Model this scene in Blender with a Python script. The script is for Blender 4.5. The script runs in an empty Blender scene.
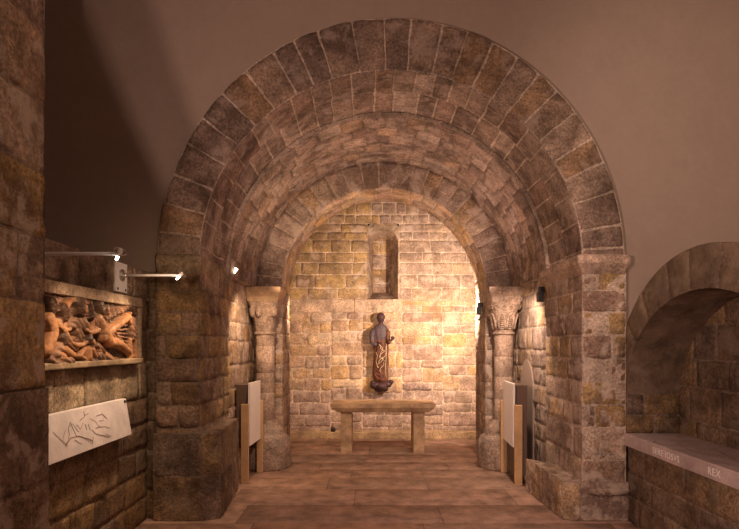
import bpy, math, random
from mathutils import Vector, Matrix, noise
PI = math.pi
sc = bpy.context.scene
COL = sc.collection

# ------------------------------------------------------------ camera
cam = bpy.data.cameras.new('camera'); camo = bpy.data.objects.new('camera', cam); COL.objects.link(camo)
camo.location = (-0.22, 0, 1.8); camo.rotation_euler = (PI/2, 0, 0)
cam.sensor_width = 36; cam.lens = 560/739*36
cam.shift_y = (345-264.5)/739; cam.shift_x = 0.0
cam.clip_start = .05
sc.camera = camo

# ------------------------------------------------------------ world, exposure
w = bpy.data.worlds.new('world'); sc.world = w; w.use_nodes = True
w.node_tree.nodes['Background'].inputs[0].default_value = (.9, .62, .48, 1)
w.node_tree.nodes['Background'].inputs[1].default_value = .035
sc.view_settings.view_transform = 'Standard'; sc.view_settings.look = 'None'
sc.view_settings.exposure = 0.0; sc.view_settings.gamma = 1; sc.view_settings.use_curve_mapping = False

# ------------------------------------------------------------ lamps
def spot(name, loc, target, power, color, angle, blend=.3, rad=.03):
    l = bpy.data.lights.new(name, 'SPOT'); l.energy = power; l.color = color
    l.spot_size = math.radians(angle); l.spot_blend = blend; l.shadow_soft_size = rad
    o = bpy.data.objects.new(name, l); COL.objects.link(o); o.location = loc
    d = Vector(target)-Vector(loc); o.rotation_euler = d.to_track_quat('-Z', 'Y').to_euler()
    return o
def area(name, loc, target, power, color, sx, sy):
    l = bpy.data.lights.new(name, 'AREA'); l.energy = power; l.color = color
    l.shape = 'RECTANGLE'; l.size = sx; l.size_y = sy
    o = bpy.data.objects.new(name, l); COL.objects.link(o); o.location = loc
    d = Vector(target)-Vector(loc); o.rotation_euler = d.to_track_quat('-Z', 'Y').to_euler()
    return o
WARM = (1, .68, .42); HAL = (1, .73, .535); ROSE = (1, .665, .52)
UP = Vector((.845, .28, .455))
U1 = Vector((-1.15, 1.0, 2.2)); U2 = Vector((-1.12, 1.0, 2.1))
spot('nave_wall_spot', U1, U1+UP, 210, ROSE, 163, .06, .02)
spot('nave_wall_spot', U2, U2+UP, 220, ROSE, 150, .06, .02)
spot('nave_floor_fill', (1.3, 1.6, 5.2), (0, 7.8, 0), 600, ROSE, 52, .8, .12)  # added fill from above for floor and altar, no actual lamp there
area('nave_soft_fill', (1.6, .5, 5.6), (.8, 6, 1.5), 18, ROSE, 1.5, 1.0)  # added soft fill standing in for general nave light, no fixture
spot('right_plaster_fill', (1.4, 1.0, 4.6), (3.5, 5.8, 3.9), 330, (1,.73,.55), 62, 1, .25)  # added fill to lift the right-hand plaster, no lamp known here
spot('apse_spot_right', (1.34, 8.82, 2.40), (.98, 11, 2.32), 520, HAL, 140, .9, .03)
spot('apse_spot_left', (-1.36, 8.85, 2.45), (-.8, 11, 1.6), 70, WARM, 140, .9, .03)
spot('chancel_spot_right', (1.55, 7.2, 2.50), (1.85, 7.9, 1.2), 85, HAL, 140, .9, .03)
spot('chancel_spot_left', (-1.55, 7.2, 2.50), (-1.85, 7.9, 1.2), 60, WARM, 140, .9, .03)
spot('chancel_cross_left', (-1.60, 7.05, 2.5), (1.7, 7.6, 1.0), 75, HAL, 44, .7, .03)
spot('chancel_cross_right', (1.60, 7.05, 2.5), (-1.8, 7.6, 1.0), 70, HAL, 44, .7, .03)
spot('chancel_uplight_right', (1.60, 7.5, 2.45), (-.3, 7.9, 4.4), 92, ROSE, 150, 1, .05)
spot('chancel_uplight_left', (-1.60, 7.5, 2.45), (.3, 7.9, 4.4), 86, WARM, 150, 1, .05)
spot('pier_fill_left', (-1.9, 4.6, 2.42), (-2.05, 5.8, 2.2), 13, WARM, 125, 1, .03)  # added weak fill for the left pier, no fixture of its own
spot('near_pier_fill', (.9, .9, 4.4), (-2.3, 2.4, 2.9), 95, (1, .68, .45), 58, 1, .1)  # added fill to brighten the near pier, unseen source
spot('soffit_fill_right', (1.25, 8.75, 2.5), (-.2, 9.0, 4.2), 26, HAL, 135, 1, .04)  # added fill brightening the chancel arch soffit, not a fitted lamp
spot('soffit_fill_left', (-1.25, 8.75, 2.5), (.2, 9.0, 4.2), 22, HAL, 135, 1, .04)  # matching added soffit fill on the left, not a fitted lamp
spot('relief_spot_far', (-1.98, 5.10, 2.38), (-2.46, 4.80, 1.50), 54, WARM, 105, 1, .012)
spot('relief_spot_near', (-1.92, 3.85, 2.36), (-2.46, 4.40, 1.48), 42, WARM, 95, 1, .012)

# ------------------------------------------------------------ materials
def nt(name):
    m = bpy.data.materials.new(name); m.use_nodes = True
    t = m.node_tree; b = t.nodes['Principled BSDF']; return m, t, b
def stone_mat(name, lime=.25, limecol=(.62,.53,.45), dark=.3, darkcol=(.12,.075,.055), bump=.5, useattr=True, base=(.4,.28,.2), fine=60, rough=.92, wash=1.0, grit=.48, pits=.75):
    m, t, b = nt(name); N = t.nodes; L = t.links
    tc = N.new('ShaderNodeTexCoord')
    if useattr:
        a = N.new('ShaderNodeVertexColor'); a.layer_name = 'Col'; src = a.outputs[0]
    else:
        a = N.new('ShaderNodeRGB'); a.outputs[0].default_value = (*base, 1); src = a.outputs[0]
    def noi(scale, detail=5, r=.6, dist=0):
        n = N.new('ShaderNodeTexNoise'); n.inputs['Scale'].default_value = scale; n.inputs['Detail'].default_value = detail
        n.inputs['Roughness'].default_value = r; n.inputs['Distortion'].default_value = dist
        L.new(tc.outputs['Object'], n.inputs['Vector']); return n.outputs['Fac']
    def mr(x, a0, a1, b0, b1):
        r = N.new('ShaderNodeMapRange'); L.new(x, r.inputs[0])
        for i, v in enumerate((a0, a1, b0, b1)): r.inputs[i+1].default_value = v
        return r.outputs[0]
    def mix(f, c1, c2, mode='MIX'):
        x = N.new('ShaderNodeMix'); x.data_type = 'RGBA'; x.blend_type = mode
        L.new(f, x.inputs[0]) if not isinstance(f, float) else setattr(x.inputs[0], 'default_value', f)
        for s, c in ((6, c1), (7, c2)):
            if isinstance(c, tuple): x.inputs[s].default_value = (*c, 1)
            else: L.new(c, x.inputs[s])
        return x.outputs[2]
    c = src
    # broad and fine tonal variation
    v = mr(noi(4.0, 8, .66), .33, .67, 1-.45*wash, 1+.42*wash)
    cc = N.new('ShaderNodeCombineColor'); 
    for i in range(3): L.new(v, cc.inputs[i])
    c = mix(1.0, c, cc.outputs[0], 'MULTIPLY')
    v2 = mr(noi(fine*.6, 6, .75), .36, .64, 1-grit, 1+grit)
    c2 = N.new('ShaderNodeCombineColor')
    for i in range(3): L.new(v2, c2.inputs[i])
    c = mix(1.0, c, c2.outputs[0], 'MULTIPLY')
    c = mix(mr(noi(1.9, 9, .64, .5), .47, .62, 0, dark), c, darkcol)
    c = mix(mr(noi(3.8, 10, .70, .25), .52, .60, 0, lime), c, limecol)
    c = mix(mr(noi(38, 4, .75), .60, .70, 0, pits), c, tuple(q*.45 for q in darkcol))
    L.new(c, b.inputs['Base Color'])
    b.inputs['Roughness'].default_value = rough; b.inputs['Specular IOR Level'].default_value = .2
    bp = N.new('ShaderNodeBump'); bp.inputs['Strength'].default_value = bump; bp.inputs['Distance'].default_value = .035
    ad = N.new('ShaderNodeMath'); ad.operation = 'ADD'
    L.new(noi(18, 8, .7), ad.inputs[0])
    ml = N.new('ShaderNodeMath'); ml.operation = 'MULTIPLY'; L.new(noi(90, 3, .6), ml.inputs[0]); ml.inputs[1].default_value = .35
    L.new(ml.outputs[0], ad.inputs[1]); L.new(ad.outputs[0], bp.inputs['Height']); L.new(bp.outputs[0], b.inputs['Normal'])
    return m
def plain(name, col, rough=.5, metal=0, emit=None, es=0):
    m, t, b = nt(name); b.inputs['Base Color'].default_value = (*col, 1); b.inputs['Roughness'].default_value = rough
    b.inputs['Metallic'].default_value = metal
    n = t.nodes.new('ShaderNodeTexNoise'); n.inputs['Scale'].default_value = 40
    r = t.nodes.new('ShaderNodeMapRange'); r.inputs[3].default_value = max(0, rough-.08); r.inputs[4].default_value = min(1, rough+.08)
    t.links.new(n.outputs['Fac'], r.inputs[0]); t.links.new(r.outputs[0], b.inputs['Roughness'])
    if emit: b.inputs['Emission Color'].default_value = (*emit, 1); b.inputs['Emission Strength'].default_value = es
    return m
M = {}
M['stone'] = stone_mat('stone_warm', .75, (.60,.48,.40), dark=.7, darkcol=(.17,.11,.085), bump=.8)
M['apse'] = stone_mat('stone_apse', .5, (.72,.57,.47), dark=.7, darkcol=(.25,.165,.125), bump=.7)
M['vault'] = stone_mat('stone_vault', .55, (.50,.38,.32), dark=.8, darkcol=(.11,.07,.055), bump=.8)
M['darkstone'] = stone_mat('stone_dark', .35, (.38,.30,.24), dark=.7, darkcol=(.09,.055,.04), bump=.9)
M['mortar'] = stone_mat('mortar', .5, (.64,.53,.45), dark=.25, useattr=False, base=(.50,.39,.31))
M['mortar_apse'] = stone_mat('mortar_apse', .6, (.75,.62,.52), dark=.75, darkcol=(.36,.25,.18), useattr=False, base=(.66,.50,.38))
M['mortar_dark'] = stone_mat('mortar_dark', .35, (.45,.36,.3), dark=.5, useattr=False, base=(.25,.18,.14))
M['joint_floor'] = stone_mat('joint_floor', .2, (.35,.25,.2), dark=.4, useattr=False, base=(.27,.18,.135))
M['paving'] = stone_mat('paving', pits=0.12, grit=0.1, lime=.05, limecol=(.46,.33,.27), dark=.06, darkcol=(.16,.1,.08), bump=.12, rough=.75)
M['plaster'] = stone_mat('plaster', .0, dark=.03, darkcol=(.26,.18,.15), bump=.05, useattr=False, base=(.385,.295,.245), fine=25, wash=.08, grit=.03, pits=0)
M['smooth'] = stone_mat('sandstone_smooth', pits=0.15, grit=0.12, lime=.1, limecol=(.6,.48,.36), dark=.12, darkcol=(.3,.2,.14), bump=.18, useattr=False, base=(.50,.345,.215))
M['column'] = stone_mat('column_stone', .3, (.55,.45,.38), dark=.35, darkcol=(.22,.15,.12), bump=.3, useattr=False, base=(.43,.31,.24))
M['lintel'] = stone_mat('lintel_stone', .15, dark=.25, darkcol=(.3,.2,.15), bump=.2, useattr=False, base=(.50,.36,.26))
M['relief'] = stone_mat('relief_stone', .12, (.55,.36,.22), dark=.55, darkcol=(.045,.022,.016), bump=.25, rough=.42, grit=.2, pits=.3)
M['frame'] = stone_mat('relief_frame', .2, dark=.3, bump=.2, useattr=False, base=(.38,.28,.20))
M['marble'] = stone_mat('marble', pits=0, grit=0.04, lime=.25, limecol=(.80,.75,.75), dark=.25, darkcol=(.5,.42,.42), bump=.06, useattr=False, base=(.84,.78,.80), rough=.5, wash=.4)
M['marble_tomb'] = stone_mat('marble_tomb', pits=0.1, grit=0.08, lime=.15, limecol=(.62,.52,.5), dark=.35, darkcol=(.25,.17,.15), bump=.08, useattr=False, base=(.56,.45,.45), rough=.55, wash=.6)
M['vein'] = plain('marble_vein', (.17,.11,.10), .7)
M['etch'] = plain('engraved_line', (.30,.22,.22), .7)
M['letter'] = plain('inscription', (.93,.88,.88), .7)
M['wood'] = stone_mat('light_wood', pits=0, grit=0.08, lime= 0, dark=.1, darkcol=(.3,.18,.08), bump=.05, useattr=False, base=(.56,.36,.19), rough=.6, wash=.3)
M['panel'] = plain('panel_white', (.85,.79,.77), .5)
M['board'] = plain('board_brown', (.12,.075,.055), .7)
M['white_metal'] = plain('white_metal', (.86,.83,.85), .35)
M['steel'] = plain('brushed_steel', (.7,.66,.64), .3, .9)
M['black'] = plain('black_metal', (.02,.018,.018), .5)
M['bulb'] = plain('halogen_bulb', (1,.95,.85), .4, 0, (1,.88,.7), 9)
M['st_robe'] = stone_mat('statue_robe', .3, (.30,.17,.09), dark=.5, darkcol=(.05,.025,.02), bump=.3, useattr=False, base=(.13,.05,.03), rough=.5)
M['st_skin'] = stone_mat('statue_head', 0, dark=.3, darkcol=(.03,.02,.02), bump=.1, useattr=False, base=(.06,.03,.032), rough=.45)
M['st_tunic'] = stone_mat('statue_tunic', .2, (.22,.16,.16), dark=.4, darkcol=(.05,.035,.04), bump=.15, useattr=False, base=(.085,.06,.07), rough=.5)
M['gilt'] = plain('worn_gilding', (.66,.50,.32), .45, .2)

# ------------------------------------------------------------ mesh helpers
class MB:
    def __init__(s): s.v = []; s.f = []; s.mi = []; s.c = []
    def vert(s, p, c=(.4,.3,.2)): s.v.append(tuple(p)); s.c.append(c); return len(s.v)-1
    def face(s, f, mi=0): s.f.append(tuple(f)); s.mi.append(mi)
    def grid(s, P, nu, nv, mi=0, closed=False, c=(.4,.3,.2)):
        b = len(s.v)
        for j in range(nv+1):
            for i in range(nu + (0 if closed else 1)): s.vert(P(i/nu, j/nv), c)
        n = nu if closed else nu+1
        for j in range(nv):
            for i in range(nu):
                i2 = (i+1) % n
                s.face((b+j*n+i, b+j*n+i2, b+(j+1)*n+i2, b+(j+1)*n+i), mi)
        return b, n
    def box(s, x0, x1, y0, y1, z0, z1, mi=0, c=(.4,.3,.2), tf=None):
        b = len(s.v)
        for z in (z0, z1):
            for (x, y) in ((x0,y0),(x1,y0),(x1,y1),(x0,y1)):
                p = Vector((x, y, z)); p = tf(p) if tf else p; s.vert(p, c)
        for f in ((0,3,2,1),(4,5,6,7),(0,1,5,4),(1,2,6,5),(2,3,7,6),(3,0,4,7)): s.face([b+k for k in f], mi)
    def tube(s, pts, r, n=8, mi=0, caps=True, c=(.4,.3,.2)):
        pts = [Vector(p) for p in pts]; b = len(s.v); rr = r if isinstance(r, (list, tuple)) else [r]*len(pts)
        up = None
        for k, p in enumerate(pts):
            d = (pts[min(k+1, len(pts)-1)]-pts[max(k-1, 0)])
            if d.length < 1e-9: d = Vector((0,0,1))
            d.normalize()
            if up is None:
                up = Vector((0,0,1)) if abs(d.z) < .9 else Vector((1,0,0))
            a = d.cross(up); 
            if a.length < 1e-6: a = d.cross(Vector((0,1,0)))
            a.normalize(); up2 = a.cross(d).normalized(); up = up2
            for i in range(n):
                t = 2*PI*i/n; s.vert(p+a*math.cos(t)*rr[k]+up2*math.sin(t)*rr[k], c)
        for k in range(len(pts)-1):
            for i in range(n):
                j = (i+1) % n; s.face((b+k*n+i, b+k*n+j, b+(k+1)*n+j, b+(k+1)*n+i), mi)
        if caps:
            s.face([b+i for i in range(n)][::-1], mi); e = b+(len(pts)-1)*n; s.face([e+i for i in range(n)], mi)
    def lathe(s, prof, cx, cy, n=32, mi=0, c=(.4,.3,.2), caps=True, mod=None):
        b = len(s.v)
        for (r, z) in prof:
            for i in range(n):
                t = 2*PI*i/n; q = r*(mod(t, z) if mod else 1); s.vert((cx+q*math.cos(t), cy+q*math.sin(t), z), c)
        for k in range(len(prof)-1):
            for i in range(n):
                j = (i+1) % n; s.face((b+k*n+i, b+k*n+j, b+(k+1)*n+j, b+(k+1)*n+i), mi)
        if caps:
            s.face([b+i for i in range(n)][::-1], mi); e = b+(len(prof)-1)*n; s.face([e+i for i in range(n)], mi)
    def build(s, name, mats, parent=None, smooth=False, bevel=0, loc=None):
        me = bpy.data.meshes.new(name); off = Vector(loc) if loc else Vector((0,0,0))
        me.from_pydata([tuple(Vector(v)-off) for v in s.v], [], s.f)
        mats = mats if isinstance(mats, (list, tuple)) else [mats]
        for m in mats: me.materials.append(m)
        me.polygons.foreach_set('material_index', s.mi)
        me.polygons.foreach_set('use_smooth', [smooth]*len(s.f))
        ca = me.color_attributes.new('Col', 'FLOAT_COLOR', 'POINT')
        flat = []
        for c in s.c: flat += [c[0], c[1], c[2], 1]
        ca.data.foreach_set('color', flat)
        me.update()
        o = bpy.data.objects.new(name, me); COL.objects.link(o); o.location = off
        if parent:
            o.parent = parent; o.location = (0,0,0) if parent.parent else off - parent.location
        if bevel:
            bm = o.modifiers.new('bevel', 'BEVEL'); bm.width = bevel; bm.segments = 2; bm.limit_method = 'ANGLE'
        return o
def empty(name, loc, label, cat, group=None):
    o = bpy.data.objects.new(name, None); COL.objects.link(o); o.location = loc; o.empty_display_size = .1
    o['label'] = label; o['category'] = cat
    if group: o['group'] = group
    return o
def tag(o, label, cat, group=None, kind=None):
    o['label'] = label; o['category'] = cat
    if group: o['group'] = group
    if kind: o['kind'] = kind
    return o
def struct(o): o['kind'] = 'structure'; return o

PAL = {
 'ochre': [(.42,.27,.13),(.34,.22,.13),(.45,.30,.16),(.36,.24,.17),(.45,.305,.15),(.30,.20,.15),(.38,.27,.20),(.42,.30,.23)],
 'apse':  [(.58,.39,.23),(.52,.35,.23),(.62,.45,.29),(.48,.34,.25),(.56,.36,.18),(.46,.31,.23),(.60,.44,.32)],
 'vault': [(.34,.24,.19),(.30,.20,.16),(.38,.27,.22),(.28,.20,.17),(.36,.24,.17),(.40,.30,.25),(.26,.18,.15)],
 'grey':  [(.40,.30,.24),(.36,.26,.21),(.44,.33,.25),(.33,.24,.20),(.45,.31,.19)],
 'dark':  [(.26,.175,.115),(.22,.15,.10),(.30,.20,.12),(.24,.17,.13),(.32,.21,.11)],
 'floor': [(.38,.245,.18),(.36,.23,.17),(.40,.26,.19),(.37,.25,.19),(.39,.245,.175)],
 'niche': [(.20,.145,.10),(.208,.15,.105),(.195,.142,.10)],
 'voussoir': [(.34,.24,.18),(.30,.21,.16),(.38,.26,.19),(.27,.19,.15),(.40,.29,.22),(.36,.23,.14)],
}
def masonry(mb, P, u0, u1, v0, v1, rowh, bw, joint, pal, seed, depth=.012, rough=.006, jit=.006, off=.004, cell=.05, rows=None, fill=1, skip=None, backing=True, rnd=.004, palf=None, mort=.42):
    rg = random.Random(seed)
    if rows is None:
        rows = [v0]
        while rows[-1] < v1-1e-6:
            h = rg.uniform(*rowh); nx = rows[-1]+h
            if v1-nx < rowh[0]*.6: nx = v1
            rows.append(nx)
    for r in range(len(rows)-1):
        a, b = rows[r], rows[r+1]
        x = u0 - rg.uniform(0, bw[0])*(.8 if r % 2 else .2)
        cuts = []
        while x < u1:
            cuts.append(x); x += rg.uniform(*bw)
        cuts.append(x)
        cuts[0] = u0
        if len(cuts) > 2 and cuts[1]-u0 < bw[0]*.35: cuts.pop(1)
        cuts[-1] = u1
        if len(cuts) > 2 and u1-cuts[-2] < bw[0]*.35: cuts.pop(-2)
        for k in range(len(cuts)-1):
            p, q = cuts[k], cuts[k+1]
            if skip and skip(p, q, a, b): continue
            col = rg.choice((palf((p+q)/2, (a+b)/2) if palf else PAL[pal])); m = rg.uniform(.86, 1.14)
            col = tuple(min(1, c*m) for c in col)
            ho = rg.uniform(-off, off); j = joint/2*rg.uniform(.35, 1.1)
            U0, U1, V0, V1 = p+j, q-j, a+j, b-j
            joint_scale = 1; e = min(.006, (U1-U0)*.2, (V1-V0)*.2)
            nu = max(1, round((U1-U0-2*e)/cell)); nv = max(1, round((V1-V0-2*e)/cell))
            us = [U0]+[U0+e+(U1-U0-2*e)*i/nu for i in range(nu+1)]+[U1]
            vs = [V0]+[V0+e+(V1-V0-2*e)*i/nv for i in range(nv+1)]+[V1]
            base = len(mb.v); NU = len(us); NV = len(vs); sx = rg.uniform(0, 99)
            for jj, vv in enumerate(vs):
                for ii, uu in enumerate(us):
                    rim = ii in (0, NU-1) or jj in (0, NV-1)
                    n1 = noise.noise(Vector((uu*6+sx, vv*6, sx))); n2 = noise.noise(Vector((uu*6, vv*6+sx, 7.3)))
                    du = jit*n1*1.5; dv = jit*n2*1.5
                    if ii <= 1 and jj <= 1: du += rnd; dv += rnd
                    if ii >= NU-2 and jj <= 1: du -= rnd; dv += rnd
                    if ii <= 1 and jj >= NV-2: du += rnd; dv -= rnd
                    if ii >= NU-2 and jj >= NV-2: du -= rnd; dv -= rnd
                    h = -depth if rim else ho + rough*(noise.noise(Vector((uu*9, vv*9, sx)))*1.3 + .6*noise.noise(Vector((uu*23, vv*23, sx))))
                    if not rim: h = max(h, -.0035)
                    mb.vert(P(uu+du, vv+dv, h), col)
            for jj in range(NV-1):
                for ii in range(NU-1):
                    i0 = base+jj*NU+ii; mb.face((i0, i0+1, i0+1+NU, i0+NU), 0)
    if backing:
        n1 = max(1, int((u1-u0)/.12)); n2 = max(1, int((v1-v0)/.12))
        dep = -depth*mort
        mb.grid(lambda s, t: P(u0+(u1-u0)*s, v0+(v1-v0)*t, dep+.0015*noise.noise(Vector((s*20, t*20, seed)))), n1, n2, 1)

def planeP(o, U, V, N):
    o, U, V, N = Vector(o), Vector(U), Vector(V), Vector(N)
    return lambda u, v, h: o+U*u+V*v+N*h

# ------------------------------------------------------------ SETTING
YF = 5.75; YP = 5.85; RI = 1.965; ZS = 2.66
# floor slabs
mb = MB()
masonry(mb, planeP((0,0,0),(1,0,0),(0,1,0),(0,0,1)), -3.7, 3.9, -2, 11.1, (.5,.9), (.9,2.2), .006, 'floor', 3, depth=.008, rough=.002, jit=.002, off=.0015, cell=.3, rnd=.003,
        rows=[-2,-1.2,-.4,.4,1.1,1.8,2.5,3.2,3.9,4.6,5.15,5.65,6.3,7.0,7.6,8.1,8.6,9.22,10.0,11.1])
struct(mb.build('floor', [M['paving'], M['joint_floor']], smooth=True))
# sanctuary step along the back wall
mb = MB(); mb.box(-1.99, 1.99, 10.72, 11.1, 0.0, .13)
struct(mb.build('trim_1', [stone_mat('step_stone', .1, dark=.2, darkcol=(.25,.16,.1), bump=.15, useattr=False, base=(.47,.33,.20))], bevel=.01))

# back wall, with a splayed window niche
WX0, WX1, WZ0, WZ1 = -.26, .36, 2.70, 4.18
def palback(u, v):
    if v > 2.75 and u < -.1: return [(.46,.31,.14),(.42,.28,.13),(.50,.34,.16),(.38,.26,.14),(.44,.30,.16)]
    if v > 2.75: return [(.42,.31,.24),(.38,.28,.23),(.50,.37,.25),(.46,.33,.24)]
    if v < 1.0: return [(.46,.33,.26),(.42,.30,.25),(.50,.36,.27),(.40,.28,.23)]
    return PAL['apse']
mb = MB()
skipf = lambda p, q, a, b: False
backP = planeP((0,11,0),(1,0,0),(0,0,1),(0,-1,0))
for x0, x1, rw, sd in ((-2.05,-.98,[0,.2,.42,.66,.90,1.14,1.34,1.58,1.80,2.02,2.24,2.44],11),
                       (-.98,-.36,[0,.28,.50,.66,.96,1.12,1.40,1.58,1.86,2.06,2.30,2.44],111),
                       (-.36,.42,[0,.18,.42,.70,.86,1.16,1.34,1.66,1.80,2.10,2.24,2.44],112),
                       (.42,1.22,[0,.24,.42,.62,.90,1.06,1.34,1.50,1.80,1.96,2.24,2.44],113),
                       (1.22,2.05,[0,.2,.48,.66,.90,1.20,1.40,1.58,1.74,2.02,2.18,2.44],114)):
    masonry(mb, backP, x0, x1, 0, 2.44, None, (.22,.66), .012, 'apse', sd, rough=.012, off=.010, jit=.012, rows=rw, palf=palback, mort=.5, rnd=.008)
rows_hi = [2.70,2.92,3.18,3.42,3.62,3.86,4.02,4.18,4.36,4.6,4.85]
masonry(mb, backP, .42, 2.05, 2.44, 2.70, (.12,.14), (.2,.5), .014, 'apse', 12, rough=.01, rows=[2.44,2.57,2.70], palf=palback)
masonry(mb, backP, -2.05, WX0, 2.70, 4.18, None, (.3,.75), .012, 'apse', 14, rough=.010, off=.008, rows=rows_hi[:8], palf=palback, mort=.5)
masonry(mb, backP, WX1, 2.05, 2.70, 4.18, None, (.3,.7), .012, 'apse', 15, rough=.010, off=.008, rows=rows_hi[:8], palf=palback, mort=.5)
masonry(mb, backP, -2.05, 2.05, 4.18, 4.85, None, (.15,.4), .016, 'apse', 16, rough=.012, off=.008, rows=rows_hi[7:], palf=palback)
struct(mb.build('wall_back', [M['apse'], M['mortar_apse']], smooth=True))
# string course: one long stone ledge left and under the window
mb = MB()
for x0, x1 in ((-2.0,-.52), (-.515,.42)): mb.box(x0, x1, 10.935, 11.06, 2.44, 2.695)
struct(mb.build('trim_2', [M['lintel']], bevel=.012))
mb = MB(); mb.box(.42, 2.0, 10.965, 11.06, 2.665, 2.70); struct(mb.build('trim_3', [M['lintel']], bevel=.01))
# window niche
mb = MB()
def archpts(xc, hw, z0, zs, n=16):
    pts = [(xc-hw, z0), (xc-hw, (z0+zs)/2), (xc-hw, zs)]
    for i in range(1, n): t = PI-PI*i/n; pts.append((xc+hw*math.cos(t), zs+hw*math.sin(t)))
    pts += [(xc+hw, zs), (xc+hw, (z0+zs)/2), (xc+hw, z0)]
    return pts
outer = archpts(.05, .29, 2.70, 3.80); inner = archpts(.0, .15, 2.88, 3.86)
n = len(outer); NS = 8
ringv = []
for k in range(NS+1):
    t = k/NS; row = []
    for i in range(n):
        x = outer[i][0]*(1-t)+inner[i][0]*t; z = outer[i][1]*(1-t)+inner[i][1]*t
        nn = .01*noise.noise(Vector((x*9, t*5, z*9)))
        row.append(mb.vert((x+nn, 11.0+.5*t, z+nn), (.36,.25,.18)))
    ringv.append(row)
for k in range(NS):
    for i in range(n-1): mb.face((ringv[k][i], ringv[k][i+1], ringv[k+1][i+1], ringv[k+1][i]))
    mb.face((ringv[k][n-1], ringv[k][0], ringv[k+1][0], ringv[k+1][n-1]))
# flat surround from arch edge out to rectangle of coursed stones
def rectpt(x, z):
    cx, cz = .05, 3.4
    if z <= 3.80: return (WX0 if x < .05 else WX1, z)
    dx, dz = x-.05, z-3.80
    s = min((.31/abs(dx)) if abs(dx) > 1e-6 else 9e9, ((WZ1-3.80)/abs(dz)) if abs(dz) > 1e-6 else 9e9)
    return (.05+dx*s, 3.80+dz*s)
b0 = []
for i in range(n):
    x, z = outer[i]; X, Z = rectpt(x, z); b0.append(mb.vert((X, 10.995, Z), (.44,.32,.22)))
ol = [mb.vert((x, 10.995, z), (.42,.30,.2)) for x, z in outer]
for i in range(n-1): mb.face((b0[i], b0[i+1], ol[i+1], ol[i]))
for xx, zz in ((WX0, WZ1), (WX1, WZ1)):
    pass
struct(mb.build('window_1', [M['stone']], smooth=False))
mb = MB()
masonry(mb, planeP((0,11.49,0),(1,0,0),(0,0,1),(0,-1,0)), -.18, .18, 2.84, 4.06, (.2,.34), (.36,.4), .014, 'ochre', 21, rough=.008)
struct(mb.build('window_2', [M['stone'], M['mortar']], smooth=True))

# apse side walls and barrel behind the chancel arch
for sgn, nm in ((-1,'wall_apse_left'), (1,'wall_apse_right')):
    mb = MB()
    masonry(mb, planeP((sgn*2.0,9.3,0),(0,1,0),(0,0,1),(-sgn,0,0)), 0, 1.7, 0, 2.75, (.15,.24), (.2,.5), .014, 'apse', 30+sgn, rough=.008)
    struct(mb.build(nm, [M['apse'], M['mortar']], smooth=True))
def barrelP(R, zc, y0, n=1, xc=0):   # u arc length from left springing, v along y
    return lambda u, v, h: Vector((xc+(R-h)*math.cos(PI-u/R), y0+v, zc+(R-h)*math.sin(PI-u/R)))
mb = MB(); masonry(mb, barrelP(2.0, 2.75, 9.3), 0, PI*2.0, 0, 1.72, (.3,.45), (.2,.4), .014, 'vault', 33, rough=.006, cell=.1)
struct(mb.build('ceiling', [M['vault'], M['mortar_dark']], smooth=True))

# chancel arch: face ring, soffit, jambs
RC = 1.545; ZC = 2.64
mb = MB()
def faceP(Rin, zc, y, sgny=-1):
    return lambda u, v, h: Vector(((Rin+v)*math.cos(PI-u/Rin), y+sgny*h, zc+(Rin+v)*math.sin(PI-u/Rin)))
masonry(mb, faceP(RC, ZC, 8.5), 0, PI*RC, 0, .40, None, (.17,.25), .012, 'grey', 41, rows=[0,.40], rough=.006, off=.004)
masonry(mb, barrelP(RC, ZC, 8.5), 0, PI*RC, 0, .8, None, (.2,.36), .012, 'apse', 42, rows=[0,.42,.8], rough=.005, off=.004)
struct(mb.build('trim_4', [M['stone'], M['mortar']], smooth=True))
for sgn, nm in ((-1,'wall_chancel_pier_left'), (1,'wall_chancel_pier_right')):
    mb = MB()
    rws = [0,.24,.5,.72,.98,1.22,1.5,1.72,1.96,2.2,2.42,2.64]
    masonry(mb, planeP((sgn*RC,8.5,0),(0,1,0),(0,0,1),(-sgn,0,0)), 0, .8, 0, 2.64, None, (.3,.5), .012, 'grey', 44+sgn, rows=rws, rough=.012, jit=.012)
    masonry(mb, planeP((sgn*RC,8.5,0),(sgn,0,0),(0,0,1),(0,-1,0)), 0, .5, 0, 2.64, None, (.3,.5), .012, 'grey', 47+sgn, rows=rws, rough=.016, off=.015, jit=.012)
    mb.grid(lambda s, t: Vector((sgn*(RC+.6*s), 9.3, 5*t)) if t < .53 else Vector((sgn*(RC+.6*s), 9.3, 2.65)), 2, 4, 1)
    struct(mb.build(nm, [M['stone'], M['mortar']], smooth=True))
# the back of the chancel arch toward the apse
mb = MB(); mb.grid(lambda s, t: Vector(((RC+.6*t)*math.cos(PI-PI*s), 9.3, ZC+(RC+.6*t)*math.sin(PI-PI*s))), 40, 3)
struct(mb.build('trim_5', [M['mortar_dark']]))

# chancel barrel vault and the deeper front arch band
mb = MB(); RB = 1.93
masonry(mb, barrelP(RB, 2.645, 6.8), 0, PI*RB, 0, 1.72, None, (.18,.34), .013, 'vault', 51, rows=[0,.34,.62,.92,1.2,1.46,1.72], rough=.008, off=.008, jit=.008)
struct(mb.build('ceiling', [M['vault'], M['mortar_dark']], smooth=True))
mb = MB()
masonry(mb, barrelP(RI, ZS, YF), 0, PI*RI, 0, 1.06, None, (.19,.30), .013, 'vault', 52, rows=[0,.5,1.06], rough=.009, off=.010, jit=.008)
# small step between band and barrel
mb.grid(lambda s, t: Vector(((RB-.005+(.075)*t)*math.cos(PI-PI*s), 6.8, 2.65+(RB-.005+.075*t)*math.sin(PI-PI*s))), 60, 1, 1)
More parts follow.
